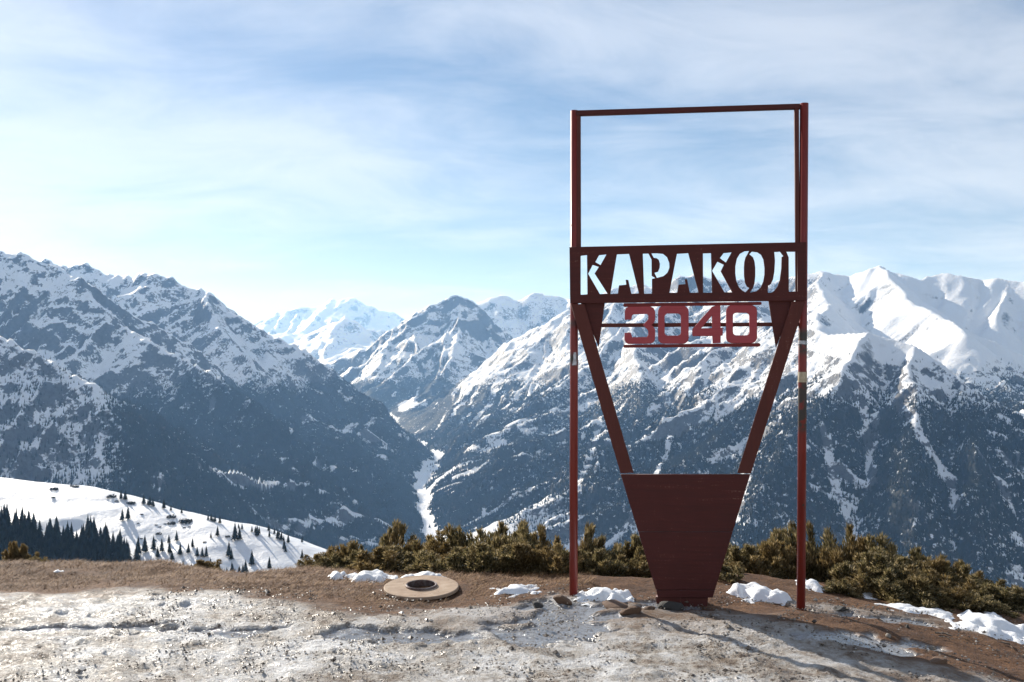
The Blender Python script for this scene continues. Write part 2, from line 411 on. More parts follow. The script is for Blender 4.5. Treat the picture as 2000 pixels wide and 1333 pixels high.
def axis(parts):
    out = []
    for a, b, s in parts: out.append(np.arange(a, b, s))
    return np.unique(np.round(np.concatenate(out), 4))
def build_ground():
    xs = np.concatenate([-np.geomspace(1500, 8, 40), axis([(-8, -4.4, 0.15), (-4.4, 4.6, 0.024), (4.6, 8, 0.15)]), np.geomspace(8, 1500, 40)])
    ys = np.concatenate([-np.geomspace(400, 2, 14), axis([(-2, 4.2, 0.15), (4.2, 8.9, 0.024), (8.9, 14, 0.1)]), np.geomspace(14, 1500, 45)])
    X, Y = np.meshgrid(xs, ys); x, y = X.ravel(), Y.ravel()
    Z = ground(x, y)
    e = np.interp(x, EDGE[:, 0], EDGE[:, 1])
    # slush and ice lie on the trodden place in front; bare soil along the rim and down the right side
    wob = 0.22 * fbm(x / 0.8, y / 0.45, 4, 241)
    lim = np.interp(x, [-9, -4.0, -2.6, -1.6, -0.9, -0.3, 0.3, 1.0, 1.6, 2.2, 3.0, 4.0], [7.3, 7.25, 7.2, 6.8, 6.55, 6.75, 7.0, 6.75, 6.4, 5.75, 5.2, 4.7])
    sl = sstep(lim + wob - y, -0.12, 0.22)
    sl = np.maximum(sl, sstep(0.16 - np.abs(y - np.interp(x, [2.0, 2.6, 3.4, 4.5], [6.9, 6.75, 6.7, 6.6]) - 0.3 * wob), -0.05, 0.1) * (x > 1.9) * 0.8)
    sl = sl * (1 - 0.6 * np.exp(-((x - 0.6) / 1.3) ** 2 - ((y - 6.45) / 0.42) ** 2)) * (1 - 0.35 * sstep(x, 1.2, 2.4))
    ic = np.zeros_like(x)
    for cx_, cy_, rx, ry in [(0.35, 6.45, 0.35, 0.55), (0.1, 6.0, 0.55, 0.25), (-0.75, 6.0, 0.4, 0.2), (1.05, 6.75, 0.3, 0.14), (2.1, 5.95, 0.5, 0.22), (2.5, 6.65, 0.5, 0.16), (-2.6, 6.2, 0.6, 0.16), (-1.7, 6.1, 0.5, 0.12)]:
        q = 1 - np.hypot((x - cx_) / rx, (y - cy_) / ry) + 0.55 * fbm(x / 0.3, y / 0.2, 3, 251)
        ic = np.maximum(ic, sstep(q, 0.1, 0.3))
    Z = Z + sl * (1 - ic) * (0.011 * ridged(x / 0.26, y / 0.20, 4, 261) + 0.010 * fbm(x / 0.10, y / 0.08, 3, 271)) 
    Z = Z - 0.016 * ic
    n, mm = X.shape; I = np.arange(n * mm).reshape(n, mm)
    Fq = np.stack([I[:-1, :-1].ravel(), I[:-1, 1:].ravel(), I[1:, 1:].ravel(), I[1:, :-1].ravel()], 1)
    m, nt, out = new_mat('trodden_ground')
    pos = nt.add('ShaderNodeNewGeometry').outputs['Position']
    slush = nt.add('ShaderNodeAttribute', attribute_name='slush').outputs['Fac']
    ice = nt.add('ShaderNodeAttribute', attribute_name='ice').outputs['Fac']
    a = nt.noise(pos, 3.0, 6, 0.65); b = nt.noise(pos, 30.0, 5, 0.75); c = nt.noise(pos, 110.0, 3, 0.7); g = nt.noise(pos, 9.0, 5, 0.6)
    soil = nt.ramp(nt.math('ADD', nt.math('MULTIPLY', b, 0.6), nt.math('MULTIPLY', a, 0.4)), [(0.34, (0.038, 0.016, 0.007)), (0.5, (0.145, 0.064, 0.024)), (0.68, (0.29, 0.15, 0.062))])
    zone = nt.noise(pos, 0.8, 3, 0.6)
    dirt = nt.math('ADD', nt.math('ADD', nt.math('MULTIPLY', nt.math('SUBTRACT', zone, 0.5), 0.55), nt.math('MULTIPLY', a, 0.5)), nt.math('ADD', nt.math('MULTIPLY', b, 0.42), nt.math('MULTIPLY', g, 0.25)))
    snowc = nt.ramp(dirt, [(0.48, (0.80, 0.80, 0.80)), (0.585, (0.49, 0.45, 0.40)), (0.655, (0.20, 0.145, 0.10)), (0.77, (0.075, 0.048, 0.03))])
    sm = nt.math('MULTIPLY', slush, nt.smooth(nt.math('ADD', nt.math('MULTIPLY', g, 0.5), nt.math('MULTIPLY', c, 0.5)), 0.30, 0.45))
    col = nt.mix(sm, soil, snowc)
    icec = nt.mix(nt.smooth(b, 0.45, 0.65), (0.30, 0.31, 0.33), (0.16, 0.14, 0.12))
    col = nt.mix(ice, col, icec)
    wet = nt.math('MULTIPLY', slush, nt.smooth(b, 0.35, 0.6))
    rough = nt.math('SUBTRACT', 0.85, nt.math('MULTIPLY', wet, 0.62))
    rough = nt.math('MULTIPLY', rough, nt.math('SUBTRACT', 1.0, nt.math('MULTIPLY', ice, 0.85)))
    rough = nt.math('MAXIMUM', rough, 0.09)
    hgt = nt.math('ADD', nt.math('MULTIPLY', b, 0.6), nt.math('ADD', nt.math('MULTIPLY', c, 0.35), nt.math('MULTIPLY', g, 0.6)))
    hs = nt.math('MULTIPLY', hgt, nt.math('SUBTRACT', 1.0, nt.math('MULTIPLY', ice, 0.85)))
    principled(nt, out, Base_Color=col, Roughness=rough, Normal=bump(nt, hs, 1.0, 0.05), Specular_IOR_Level=0.45)
    o = obj('ground', mesh_np('ground', np.stack([x, y, Z], 1), [Fq], True, {'slush': sl, 'ice': ic}), m)
    tag(o, kind='structure')
build_ground()

# ------------------------------------------------------------------ forests on the far slopes (beyond counting)
def cone_trees(name, P, Hh, sides, tiers, mat):
    """many small conifers joined into one mesh: stacked tapering skirts"""
    n = len(P); ang = np.arange(sides) * 2 * np.pi / sides
    r = np.random.default_rng(5)
    Vs, Fs, base = [], [], 0
    for k in range(tiers):
        z0 = 0.02 + k * (0.9 / tiers); z1 = 1.0 if k == tiers - 1 else z0 + 1.45 * 0.9 / tiers
        rad = 0.17 * (1 - 0.72 * k / max(1, tiers - 1 if tiers > 1 else 1)) if tiers > 1 else 0.17
        jit = r.uniform(0.75, 1.25, (n, sides)); ph = r.uniform(0, 6.28, n)
        a = ang[None] + ph[:, None]
        ring = np.stack([P[:, None, 0] + np.cos(a) * rad * Hh[:, None] * jit, P[:, None, 1] + np.sin(a) * rad * Hh[:, None] * jit,
                         np.repeat((P[:, 2] + z0 * Hh)[:, None], sides, 1)], 2)
        tip = np.stack([P[:, 0], P[:, 1], P[:, 2] + z1 * Hh], 1)[:, None]
        Vs.append(np.concatenate([ring, tip], 1).reshape(-1, 3))
        i0 = base + np.arange(n)[:, None] * (sides + 1); j = np.arange(sides)
        Fs.append(np.stack([i0 + j, i0 + (j + 1) % sides, np.repeat(i0 + sides, sides, 1)], 2).reshape(-1, 3))
        base += n * (sides + 1)
    return obj(name, mesh_np(name, np.concatenate(Vs), [np.concatenate(Fs)], False), mat)
def mat_conifer():
    m, nt, out = new_mat('conifer_needles')
    geo = nt.add('ShaderNodeNewGeometry')
    isl = geo.outputs['Random Per Island']
    n = nt.noise(geo.outputs['Position'], 0.9, 3, 0.6)
    col = nt.mix(nt.math('ADD', nt.math('MULTIPLY', isl, 0.6), nt.math('MULTIPLY', n, 0.4)), (0.007, 0.013, 0.012), (0.030, 0.038, 0.029))
    principled(nt, out, Base_Color=col, Roughness=0.85, Specular_IOR_Level=0.15)
    return m
M_CONIFER = mat_conifer()
def build_forests():
    r = np.random.default_rng(11)
    for (y0, y1, N, x0, x1, nm) in [(1800, 4400, 170000, -9, 0, 'spruce_forest'), (1800, 4400, 170000, 0, 9, 'spruce_forest'), (4400, 6600, 170000, -9, 9, 'spruce_forest')]:
        y = np.sqrt(r.uniform(y0 ** 2, y1 ** 2, N)); x = r.uniform(max(-0.6, x0), min(0.6, x1), N) * y
        h, f, up, _q = mountain(x, y)
        ok = f > r.uniform(0.08, 0.8, N)
        ok |= (r.uniform(0, 1, N) < 0.012) & (h < 60) & (up > 30)      # stragglers out on the snow near the tree line
        x, y, h = x[ok], y[ok], h[ok]
        e = 12.0                                                        # slopes turned away from the viewpoint show nothing
        hr = mountain(x * (1 - e / y), y - e)[0]
        ok = (h - hr) / e > (h - CAMZ) / y - 0.12
        P = np.stack([x, y, h - 0.8], 1)[ok]; Hh = r.uniform(8, 19, ok.sum()) * (1 - 0.25 * sstep(P[:, 2], -250, 50))
        o = cone_trees(nm, P, Hh, 5, 2 if y1 < 5000 else 1, M_CONIFER)
        tag(o, kind='stuff'); print(nm, ok.sum())
        o['label'] = 'dark spruce forest covering the far mountain slopes'
build_forests()


# ------------------------------------------------------------------ single spruces on and below the snowy shoulder
M_BARK, _nt, _o = new_mat('bark')
_p = _nt.add('ShaderNodeNewGeometry').outputs['Position']
principled(_nt, _o, Base_Color=_nt.ramp(_nt.noise(_p, 30, 4), [(0.3, (0.05, 0.035, 0.025)), (0.7, (0.14, 0.11, 0.085))]), Roughness=0.9)
def spruce_meshes(seed):
    r = np.random.default_rng(seed); V, Fc = [], []
    tiers, n = 10, 14
    for k in range(tiers):
        q = k / (tiers - 1); z0 = 0.06 + 0.80 * q; rad = 0.20 * (1 - q) ** 0.85 + 0.018; zt = min(1.0, z0 + 0.20 * (1 - 0.35 * q))
        b = len(V); ph = r.uniform(0, 6.28)
        for j in range(n):
            a = ph + j * 2 * math.pi / n; rr = rad * (r.uniform(0.85, 1.25) if j % 2 else r.uniform(0.45, 0.7))
            V.append((rr * math.cos(a), rr * math.sin(a), z0 + (-0.02 if j % 2 else 0.025) + r.uniform(-0.012, 0.012)))
        V.append((r.normal() * 0.004, r.normal() * 0.004, zt))
        for j in range(n): Fc.append((b + j, b + (j + 1) % n, b + n))
    crown = mesh_np('crown', V, [Fc])
    T = [(0.022 * math.cos(a), 0.022 * math.sin(a), -0.08) for a in np.arange(6) * math.pi / 3] + [(0.012 * math.cos(a), 0.012 * math.sin(a), 0.5) for a in np.arange(6) * math.pi / 3]
    trunk = mesh_np('trunk', T, [[(j, (j + 1) % 6, 6 + (j + 1) % 6, 6 + j) for j in range(6)]])
    crown.materials.append(M_CONIFER); trunk.materials.append(M_BARK)
    return crown, trunk
SPR = [spruce_meshes(i) for i in range(5)]
def spruce(x, y, h, label, group, k):
    e = bpy.data.objects.new('spruce_tree', None); COL.objects.link(e)
    e.location = (x, y, float(hill(np.array([x]), np.array([y]))[0])); e.rotation_euler = (0, 0, (k * 2.4) % 6.28); e.scale = (h * 1.05, h * 1.05, h)
    e.empty_display_size = 0.2
    c, t = SPR[k % 5]
    for nm, me in (('crown', c), ('trunk', t)):
        o = bpy.data.objects.new(nm, me); COL.objects.link(o); o.parent = e
    tag(e, label, 'tree', group)
def hill_at(px, py):
    """where the photo ray meets the face of the snowy shoulder"""
    D = np.arange(560, 960, 1.0); x = (px - CX) / F_PX * D
    z = hill(x, D); los = CAMZ + (HY - py) / F_PX * D
    k = np.argmax(z > los)
    return (x[k], D[k]) if (z > los).any() else None
_k = 0
LONE = [(239,1018,26),(250,1015,28),(300,1075,30),(316,1078,28),(331,1082,26),(368,1081,22),(352,1086,26),(330,1062,20),(345,1058,22),(376,1070,20),(403,1089,24),(425,1048,22),(459,1056,38),(468,1055,28),(502,1048,24),(555,1074,22),(558,1079,14),(590,1092,20),(492,1105,32),(526,1112,26),(447,1088,32),(452,1095,24),(283,1080,36),(270,1084,38),(308,1090,24),(336,1095,22),(385,1088,22),(395,1090,22),(412,1052,12),(536,1044,14),(545,1047,14),(525,1038,16),(590,1060,14)]
for px, py, hp in LONE:
    p = hill_at(px, py)
    if p: spruce(p[0], p[1], hp / F_PX * p[1], 'lone dark spruce casting a long shadow on the open snow slope', 'spruces scattered on the snowy shoulder', _k); _k += 1
WOOD = [(-30,1025),(20,1012),(40,1030),(65,1022),(80,1050),(100,1035),(125,1040),(150,1065),(165,1040),(185,1035),(205,1050),(235,1060),(262,1085),(285,1100),(290,1125),(-30,1130)]
_r = np.random.default_rng(3); cnt = 0
for _ in range(6000):
    px, py = _r.uniform(-30, 290), _r.uniform(1035, 1128)
    if cnt >= 215 or not in_poly(np.array([px]), np.array([py - 22.0]), WOOD)[0]: continue
    p = hill_at(px, py)
    if p is None: continue
    spruce(p[0], p[1], _r.uniform(42, 66) / F_PX * p[1], 'tall dark spruce in the dense wood below the open snow slope', 'spruces of the dense wood below the snowy shoulder', _k); _k += 1; cnt += 1
for _ in range(34):
    px = _r.uniform(300, 480); p = hill_at(px, _r.uniform(1122, 1140))
    if p: spruce(p[0], p[1], _r.uniform(20, 40) / F_PX * p[1], 'spruce in the thin row at the foot of the open snow slope', 'spruces in a row below the snowy shoulder', _k); _k += 1
for _ in range(30):                                              # trees along the crest, seen against the forest behind
    t = _r.uniform(0, 1); px = 230 + 360 * t; p = hill_at(px, np.interp(px, [200, 330, 430, 540, 640], [962, 992, 1018, 1048, 1082]) + 5)
    if p: spruce(p[0], p[1], _r.uniform(9, 22) / F_PX * p[1], 'small spruce on the crest line of the snowy shoulder', 'spruces along the crest of the snowy shoulder', _k); _k += 1

# low dark shrubs poking out of the snow on the shoulder
def blob_mesh(seed, n=260):
    r = np.random.default_rng(seed); V, Fc = [], []
    for i in range(n):
        a, u = r.uniform(0, 6.28), r.uniform(0, 1) ** 0.5
        p = np.array([u * math.cos(a), u * math.sin(a), r.uniform(0, 0.55) * (1 - 0.6 * u * u)])
        d = r.normal(size=3) * 0.16; e = r.normal(size=3) * 0.16; b = len(V)
        V += [p, p + d, p + e]; Fc.append((b, b + 1, b + 2))
    return mesh_np('foliage', V, [Fc])
BLOBS = [blob_mesh(50 + i) for i in range(3)]
for b in BLOBS: b.materials.append(M_CONIFER)
SHRUB = [(106,957,16),(104,973,8),(218,972,18),(228,980,8),(256,985,16),(335,1012,18),(335,1024,16),(363,1021,24),(310,1044,12),(312,1030,6),(322,1025,6),(370,1030,6),(360,1032,6),(277,1006,6),(305,1027,6),(276,1053,6),(302,1056,7),(400,1060,8),(445,1049,10),(148,952,12),(140,950,8),(270,1024,5)]
for i, (px, py, w) in enumerate(SHRUB):
    p = hill_at(px, py)
    if p is None: continue
    o = bpy.data.objects.new('juniper_shrub', BLOBS[i % 3]); COL.objects.link(o)
    o.location = (p[0], p[1], float(hill(np.array([p[0]]), np.array([p[1]]))[0]) - 0.2); sc = w / 2 / F_PX * p[1]; o.scale = (sc, sc, sc * 1.1)
    tag(o, 'low dark shrub poking out of the open snow slope', 'shrub', 'shrubs on the snowy shoulder')

# ------------------------------------------------------------------ the summit sign
UL, UR = np.array([0.431, 6.98]), np.array([1.95, 6.72])
UV = (UR - UL); SW = float(np.linalg.norm(UV)); UV = UV / SW; NV = np.array([-UV[1], UV[0]])
sign = bpy.data.objects.new('summit_sign', None); COL.objects.link(sign)
sign.location = (UL[0], UL[1], 0); sign.rotation_euler = (0, 0, math.atan2(UV[1], UV[0])); sign.empty_display_size = 0.3
tag(sign, 'dark red wooden sign frame on two steel posts with cut-out letters and red number', 'sign')
def sp(px, py, depth=-0.045):
    """photo pixel -> (u, z) in the sign's own plane"""
    d = np.array([(px - CX) / F_PX, 1.0]); k = (NV @ UL + depth) / (NV @ d)
    q = d * k - UL
    return float(q @ UV), CAMZ + (HY - py) / F_PX * k
def mat_paint(name, c0, c1, grain_axis=0, rough=0.6, scale=1.0):
    m, nt, out = new_mat(name)
    pos = nt.add('ShaderNodeTexCoord').outputs['Object']
    st = [60, 60, 60]; st[grain_axis] = 3.0
    v = nt.vmath('MULTIPLY', pos, tuple(a * scale for a in st))
    grain = nt.noise(v, 1.0, 5, 0.65, 0.6); blot = nt.noise(pos, 5.0, 5, 0.6); fine = nt.noise(pos, 70.0, 3, 0.7)
    col = nt.mix(nt.math('ADD', nt.math('MULTIPLY', grain, 0.65), nt.math('MULTIPLY', blot, 0.35)), c0, c1)
    worn = nt.math('MULTIPLY', nt.smooth(nt.math('ADD', nt.math('MULTIPLY', fine, 0.5), nt.math('MULTIPLY', grain, 0.5)), 0.58, 0.66), nt.smooth(blot, 0.42, 0.58))
    col = nt.mix(nt.math('MULTIPLY', worn, 0.55), col, (0.26, 0.15, 0.11))
    principled(nt, out, Base_Color=col, Roughness=nt.math('ADD', rough - 0.1, nt.math('MULTIPLY', grain, 0.25)), Normal=bump(nt, grain, 0.35, 0.004), Specular_IOR_Level=0.3)
    return m
M_BOARD = mat_paint('red_brown_boards', (0.030, 0.006, 0.005), (0.130, 0.027, 0.022))
M_BRACE = mat_paint('red_brown_battens', (0.055, 0.013, 0.010), (0.150, 0.038, 0.027), 2)
M_DIGIT = mat_paint('faded_red_numbers', (0.30, 0.035, 0.045), (0.52, 0.10, 0.11), 0, 0.55)
M_RAIL = mat_paint('dark_red_rails', (0.13, 0.016, 0.014), (0.24, 0.035, 0.030))
def plate(name, outer, holes, y0, th, mat, bev=0.0025, parent=sign, depth=None):
    cu = bpy.data.curves.new(name, 'CURVE'); cu.dimensions = '2D'; cu.fill_mode = 'BOTH'
    cu.extrude = th / 2 - bev; cu.bevel_depth = bev; cu.offset = -bev; cu.bevel_resolution = 1
    for pts in [outer] + list(holes):
        q = [sp(a, b, (y0 + th / 2) if depth is None else depth) for a, b in pts]
        spn = cu.splines.new('POLY'); spn.points.add(len(q) - 1); spn.use_cyclic_u = True
        for i, (u, z) in enumerate(q): spn.points[i].co = (u, z, 0, 1)
    tmp = bpy.data.objects.new('tmp', cu); COL.objects.link(tmp)
    bpy.context.view_layer.update()
    me = bpy.data.meshes.new_from_object(tmp.evaluated_get(bpy.context.evaluated_depsgraph_get()))
    bpy.data.objects.remove(tmp); bpy.data.curves.remove(cu)
    n = len(me.vertices); co = np.empty(n * 3, np.float32); me.vertices.foreach_get('co', co); co = co.reshape(-1, 3)
    co = np.stack([co[:, 0], y0 + th / 2 - co[:, 2], co[:, 1]], 1)     # curve plane (u, z) -> upright
    me.vertices.foreach_set('co', co.ravel().astype(np.float32)); me.update()
    me.name = name
    return obj(name, me, mat, parent)
def tube(name, p0, p1, rad, mat, parent, n=20, cap=True):
    p0, p1 = Vector(p0), Vector(p1); ax = (p1 - p0).normalized(); a = ax.orthogonal().normalized(); b = ax.cross(a); V, Fq = [], []
    for p in (p0, p1):
        for j in range(n): V.append(p + rad * (math.cos(2 * math.pi * j / n) * a + math.sin(2 * math.pi * j / n) * b))
    Fq = [(j, (j + 1) % n, n + (j + 1) % n, n + j) for j in range(n)]
    me = bpy.data.meshes.new(name); me.from_pydata([tuple(v) for v in V], [], Fq + ([tuple(range(n))[::-1], tuple(range(n, 2 * n))] if cap else []))
    for p in me.polygons: p.use_smooth = len(p.vertices) == 4
    return obj(name, me, mat, parent)
def mat_post(name, worn_rng):
    m, nt, out = new_mat(name)
    pos = nt.add('ShaderNodeTexCoord').outputs['Object']; z = nt.add('ShaderNodeSeparateXYZ', ins={0: pos}).outputs[2]
    n = nt.noise(pos, 14.0, 5, 0.65); n2 = nt.noise(nt.vmath('MULTIPLY', pos, (1, 1, 0.25)), 40.0, 4, 0.6)
    col = nt.mix(n2, (0.15, 0.018, 0.014), (0.27, 0.034, 0.024))
    w = nt.smooth(n, 0.66, 0.72)
    for lo, hi in worn_rng:
        band = nt.math('MULTIPLY', nt.smooth(z, lo - 0.03, lo + 0.03), nt.math('SUBTRACT', 1.0, nt.smooth(z, hi - 0.03, hi + 0.03)))
        w = nt.math('MAXIMUM', w, nt.math('MULTIPLY', band, nt.smooth(n, 0.34, 0.46)))
    col = nt.mix(w, col, (0.062, 0.052, 0.045))
    principled(nt, out, Base_Color=col, Roughness=nt.math('ADD', 0.38, nt.math('MULTIPLY', w, 0.3)), Specular_IOR_Level=0.45, Normal=bump(nt, n2, 0.15, 0.003))
    return m
M_POSTL = mat_post('red_post_paint', [(1.63, 1.70), (1.90, 1.93)]); M_POSTR = mat_post('worn_red_post_paint', [(1.70, 1.86), (1.18, 1.51)])
ztl, ztr = CAMZ + (HY - 217) / F_PX * 6.98, CAMZ + (HY - 203) / F_PX * 6.72
def post(u, z0, z1, mat, lean):
    return tube('post', (u, 0, z0), (u + lean, 0, z1), 0.0285, mat, sign)
pl = post(0.0, -0.15, ztl, M_POSTL, 0.008); pr = post(SW, -0.2, ztr, M_POSTR, 0.022)
M_TAPEW, _nt, _o = new_mat('white_tape'); principled(_nt, _o, Base_Color=_nt.ramp(_nt.noise(_nt.add('ShaderNodeTexCoord').outputs['Object'], 60, 4), [(0.35, (0.35, 0.35, 0.36)), (0.6, (0.66, 0.67, 0.70))]), Roughness=0.45)
M_TAPEB, _nt, _o = new_mat('beige_tape'); principled(_nt, _o, Base_Color=_nt.ramp(_nt.noise(_nt.add('ShaderNodeTexCoord').outputs['Object'], 50, 4), [(0.3, (0.36, 0.28, 0.17)), (0.7, (0.60, 0.51, 0.36))]), Roughness=0.5)
def band(u, py0, py1, D, mat, label):
    za, zb = CAMZ + (HY - py1) / F_PX * D, CAMZ + (HY - py0) / F_PX * D
    o = tube('tape_band', (u, 0, za), (u + 0.001, 0, zb), 0.0305, mat, sign, 24, False); o['label'] = label
band(SW + 0.011, 666, 673, 6.72, M_TAPEW, 'white tape band around the worn post'); band(SW + 0.010, 727, 747, 6.72, M_TAPEB, 'beige tape band around the worn post')
# torn sticker wrapped on the left post
def sticker():
    V, Fq = [], []
    prof = [(1.712, 0.05, 0.62), (1.690, -0.05, 0.70), (1.665, 0.0, 0.62), (1.640, -0.25, 0.75), (1.622, -0.35, 0.68)]
    for z, a0, a1 in prof:
        for q in np.linspace(a0, a1, 5): V.append((0.0300 * math.sin(q) + 0.004, -0.0300 * math.cos(q), z))
    for i in range(len(prof) - 1):
        for j in range(4): Fq.append((i * 5 + j, i * 5 + j + 1, i * 5 + 6 + j, i * 5 + 5 + j))
    o = obj('sticker', mesh_np('sticker', V, [Fq], True), M_TAPEW, sign); o['label'] = 'torn pale sticker on the post'
sticker()
# upper frame: two upright battens inside the posts and the top rail
plate('batten', [(1125.5,218),(1134,219),(1134.5,500),(1126,500)], [], -0.022, 0.04, M_BRACE)
plate('batten', [(1551,206),(1560,206),(1561.5,600),(1554,600)], [], -0.022, 0.04, M_BRACE)
plate('top_rail', [(1124,217.5),(1562,204.2),(1562,213.5),(1124,227)], [], -0.026, 0.045, M_BOARD)
# name board with the cut-out letters
def z2(pts): return [(1080 + x / 3.7037, 440 + y / 3.7037) for x, y in pts]
def z1(pts): return [(1050 + x / 3.3333, 180 + y / 3.3333) for x, y in pts]
LET = [z2([(200,222),(247,217),(250,502),(200,505)]), z2([(333,218),(388,212),(345,290),(306,268)]), z2([(254,352),(287,288),(333,303),(302,352),(395,497),(340,500)]),
       z2([(462,212),(550,208),(622,495),(567,497),(545,398),(526,396),(531,432),(478,437),(470,497),(415,499)]),
       z2([(650,207),(690,206),(713,250),(714,368),(742,384),(716,390),(716,497),(660,497)]),
       z2([(712,205),(752,204),(795,208),(825,232),(841,275),(842,310),(828,345),(800,370),(752,383),(734,345),(760,338),(772,310),(774,280),(766,252),(748,240),(730,238)]),
       z2([(897,208),(978,203),(1053,490),(990,490),(970,394),(952,392),(958,428),(908,432),(898,490),(842,490)]),
       z2([(1085,205),(1143,203),(1150,490),(1086,490)]), z2([(1235,203),(1292,197),(1250,272),(1207,240)]), z2([(1151,332),(1190,265),(1236,287),(1213,335),(1295,487),(1240,487)]),
       z2([(1418,187),(1385,190),(1352,208),(1330,245),(1319,300),(1319,350),(1326,405),(1345,450),(1370,475),(1392,487),(1421,455),(1402,445),(1388,415),(1382,370),(1381,310),(1384,265),(1392,235),(1405,212)]),
       z2([(1440,192),(1478,197),(1505,215),(1522,250),(1530,310),(1529,360),(1520,410),(1500,455),(1470,480),(1425,489),(1448,455),(1458,420),(1463,370),(1463,310),(1458,265),(1447,235),(1420,212)]),
       z1([(1540,1042),(1578,1040),(1600,1070),(1588,1076),(1586,1150),(1576,1225),(1560,1268),(1540,1295),(1520,1308),(1498,1308),(1500,1263),(1518,1252),(1532,1222),(1541,1170),(1545,1100)]),
       z1([(1618,1040),(1690,1040),(1691,1300),(1635,1300),(1634,1078)])]
plate('name_board', [(1112.4,483.2),(1574.5,473.6),(1575,587.6),(1113.8,593)], LET, -0.056, 0.022, M_BOARD, 0.0015)
# braces, gussets, cross rail
plate('brace', [(1115,594.5),(1141.5,594.3),(1237.5,923.5),(1212,924.5)], [], -0.056, 0.024, M_BRACE)
plate('brace', [(1546,589.5),(1573,589),(1466.5,925),(1440,924)], [], -0.056, 0.024, M_BRACE)
plate('gusset', z2([(200,560),(376,556),(331,885)]), [], -0.030, 0.016, M_BOARD)
plate('gusset', z2([(1558,550),(1745,545),(1612,890)]), [], -0.030, 0.016, M_BOARD)
plate('cross_rail', [(1122,632.5),(1565,630),(1565,637.5),(1122,640)], [], -0.0125, 0.02, M_BRACE)
# the number
def rrect(x0, y0, x1, y1, r, n=5):
    out = []
    for cx_, cy_, a0 in ((x1 - r, y0 + r, -90), (x1 - r, y1 - r, 0), (x0 + r, y1 - r, 90), (x0 + r, y0 + r, 180)):
        for k in range(n + 1):
            a = math.radians(a0 + 90 * k / n); out.append((cx_ + r * math.cos(a), cy_ + r * math.sin(a)))
    return out
THREE = [(545,591),(700,588),(728,600),(740,628),(739,688),(728,710),(712,722),(728,736),(740,758),(738,828),(728,848),(705,858),(545,861),(526,850),(518,830),(518,780),(562,777),(575,812),(680,810),(690,795),(689,765),(676,748),(650,722),(676,698),(690,680),(689,655),(680,643),(580,646),(572,655),(566,684),(520,686),(520,620),(528,602)]
plate('digit', z2(THREE), [], -0.046, 0.03, M_DIGIT, 0.004)
plate('digit', z2(rrect(760, 584, 982, 859, 42)), [z2(rrect(808, 640, 925, 800, 24))], -0.046, 0.03, M_DIGIT, 0.004)
plate('digit', z2([(1150,592),(1180,582),(1211,581),(1213,744),(1228,745),(1228,800),(1213,801),(1213,853),(1155,856),(1152,803),(1012,804),(1007,795),(1008,752)]), [z2([(1150,655),(1150,746),(1072,748)])], -0.046, 0.03, M_DIGIT, 0.004)
plate('digit', z2(rrect(1252, 580, 1476, 855, 42)), [z2(rrect(1302, 635, 1420, 798, 24))], -0.046, 0.03, M_DIGIT, 0.004)
plate('number_rail', z2([(515,566),(1500,556),(1510,562),(1508,574),(1498,578),(515,592),(508,580)]), [], -0.044, 0.024, M_RAIL)
plate('number_rail', z2([(515,866),(1492,854),(1502,864),(1498,876),(1490,880),(515,888),(508,877)]), [], -0.044, 0.024, M_RAIL)
# tapering foot of three boards
def foot_row(ya, yb):
    def xl(y): return np.interp(y, [926, 1166], [1212, 1285.5])
    def xr(y): return np.interp(y, [926, 1166], [1465.5, 1392])
    return [(xl(ya), ya), (xr(ya), ya), (xr(yb), yb), (xl(yb), yb)]
plate('foot_board', foot_row(926.5, 1038.2), [], -0.056, 0.026, M_BOARD)
plate('foot_board', foot_row(1039.0, 1151.8), [], -0.055, 0.026, M_BOARD)
plate('foot_board', foot_row(1152.6, 1167), [], -0.057, 0.026, M_BOARD)
plate('foot_block', [(1281,1164),(1383,1164),(1380,1192),(1284,1190)], [], -0.045, 0.07, M_BRACE)

# ------------------------------------------------------------------ juniper bushes along the edge
def mat_juniper():
    m, nt, out = new_mat('juniper_sprigs')
    geo = nt.add('ShaderNodeNewGeometry'); isl = geo.outputs['Random Per Island']
    big = nt.noise(geo.outputs['Position'], 2.2, 3, 0.6)
    col = nt.ramp(isl, [(0.0, (0.05, 0.047, 0.022)), (0.4, (0.15, 0.125, 0.055)), (0.75, (0.28, 0.22, 0.105)), (1.0, (0.50, 0.41, 0.26))])
    col = nt.mix(nt.math('MULTIPLY', nt.smooth(big, 0.42, 0.62), 0.35), col, (0.24, 0.135, 0.045))
    d = nt.add('ShaderNodeBsdfPrincipled', ins={'Base Color': col, 'Roughness': 0.6, 'Specular IOR Level': 0.3})
    t = nt.add('ShaderNodeBsdfTranslucent', ins={0: col})
    mx = nt.add('ShaderNodeMixShader', ins={0: 0.5, 1: d.outputs[0], 2: t.outputs[0]})
    nt.l.new(mx.outputs[0], out.inputs[0]); return m
M_JUN = mat_juniper()
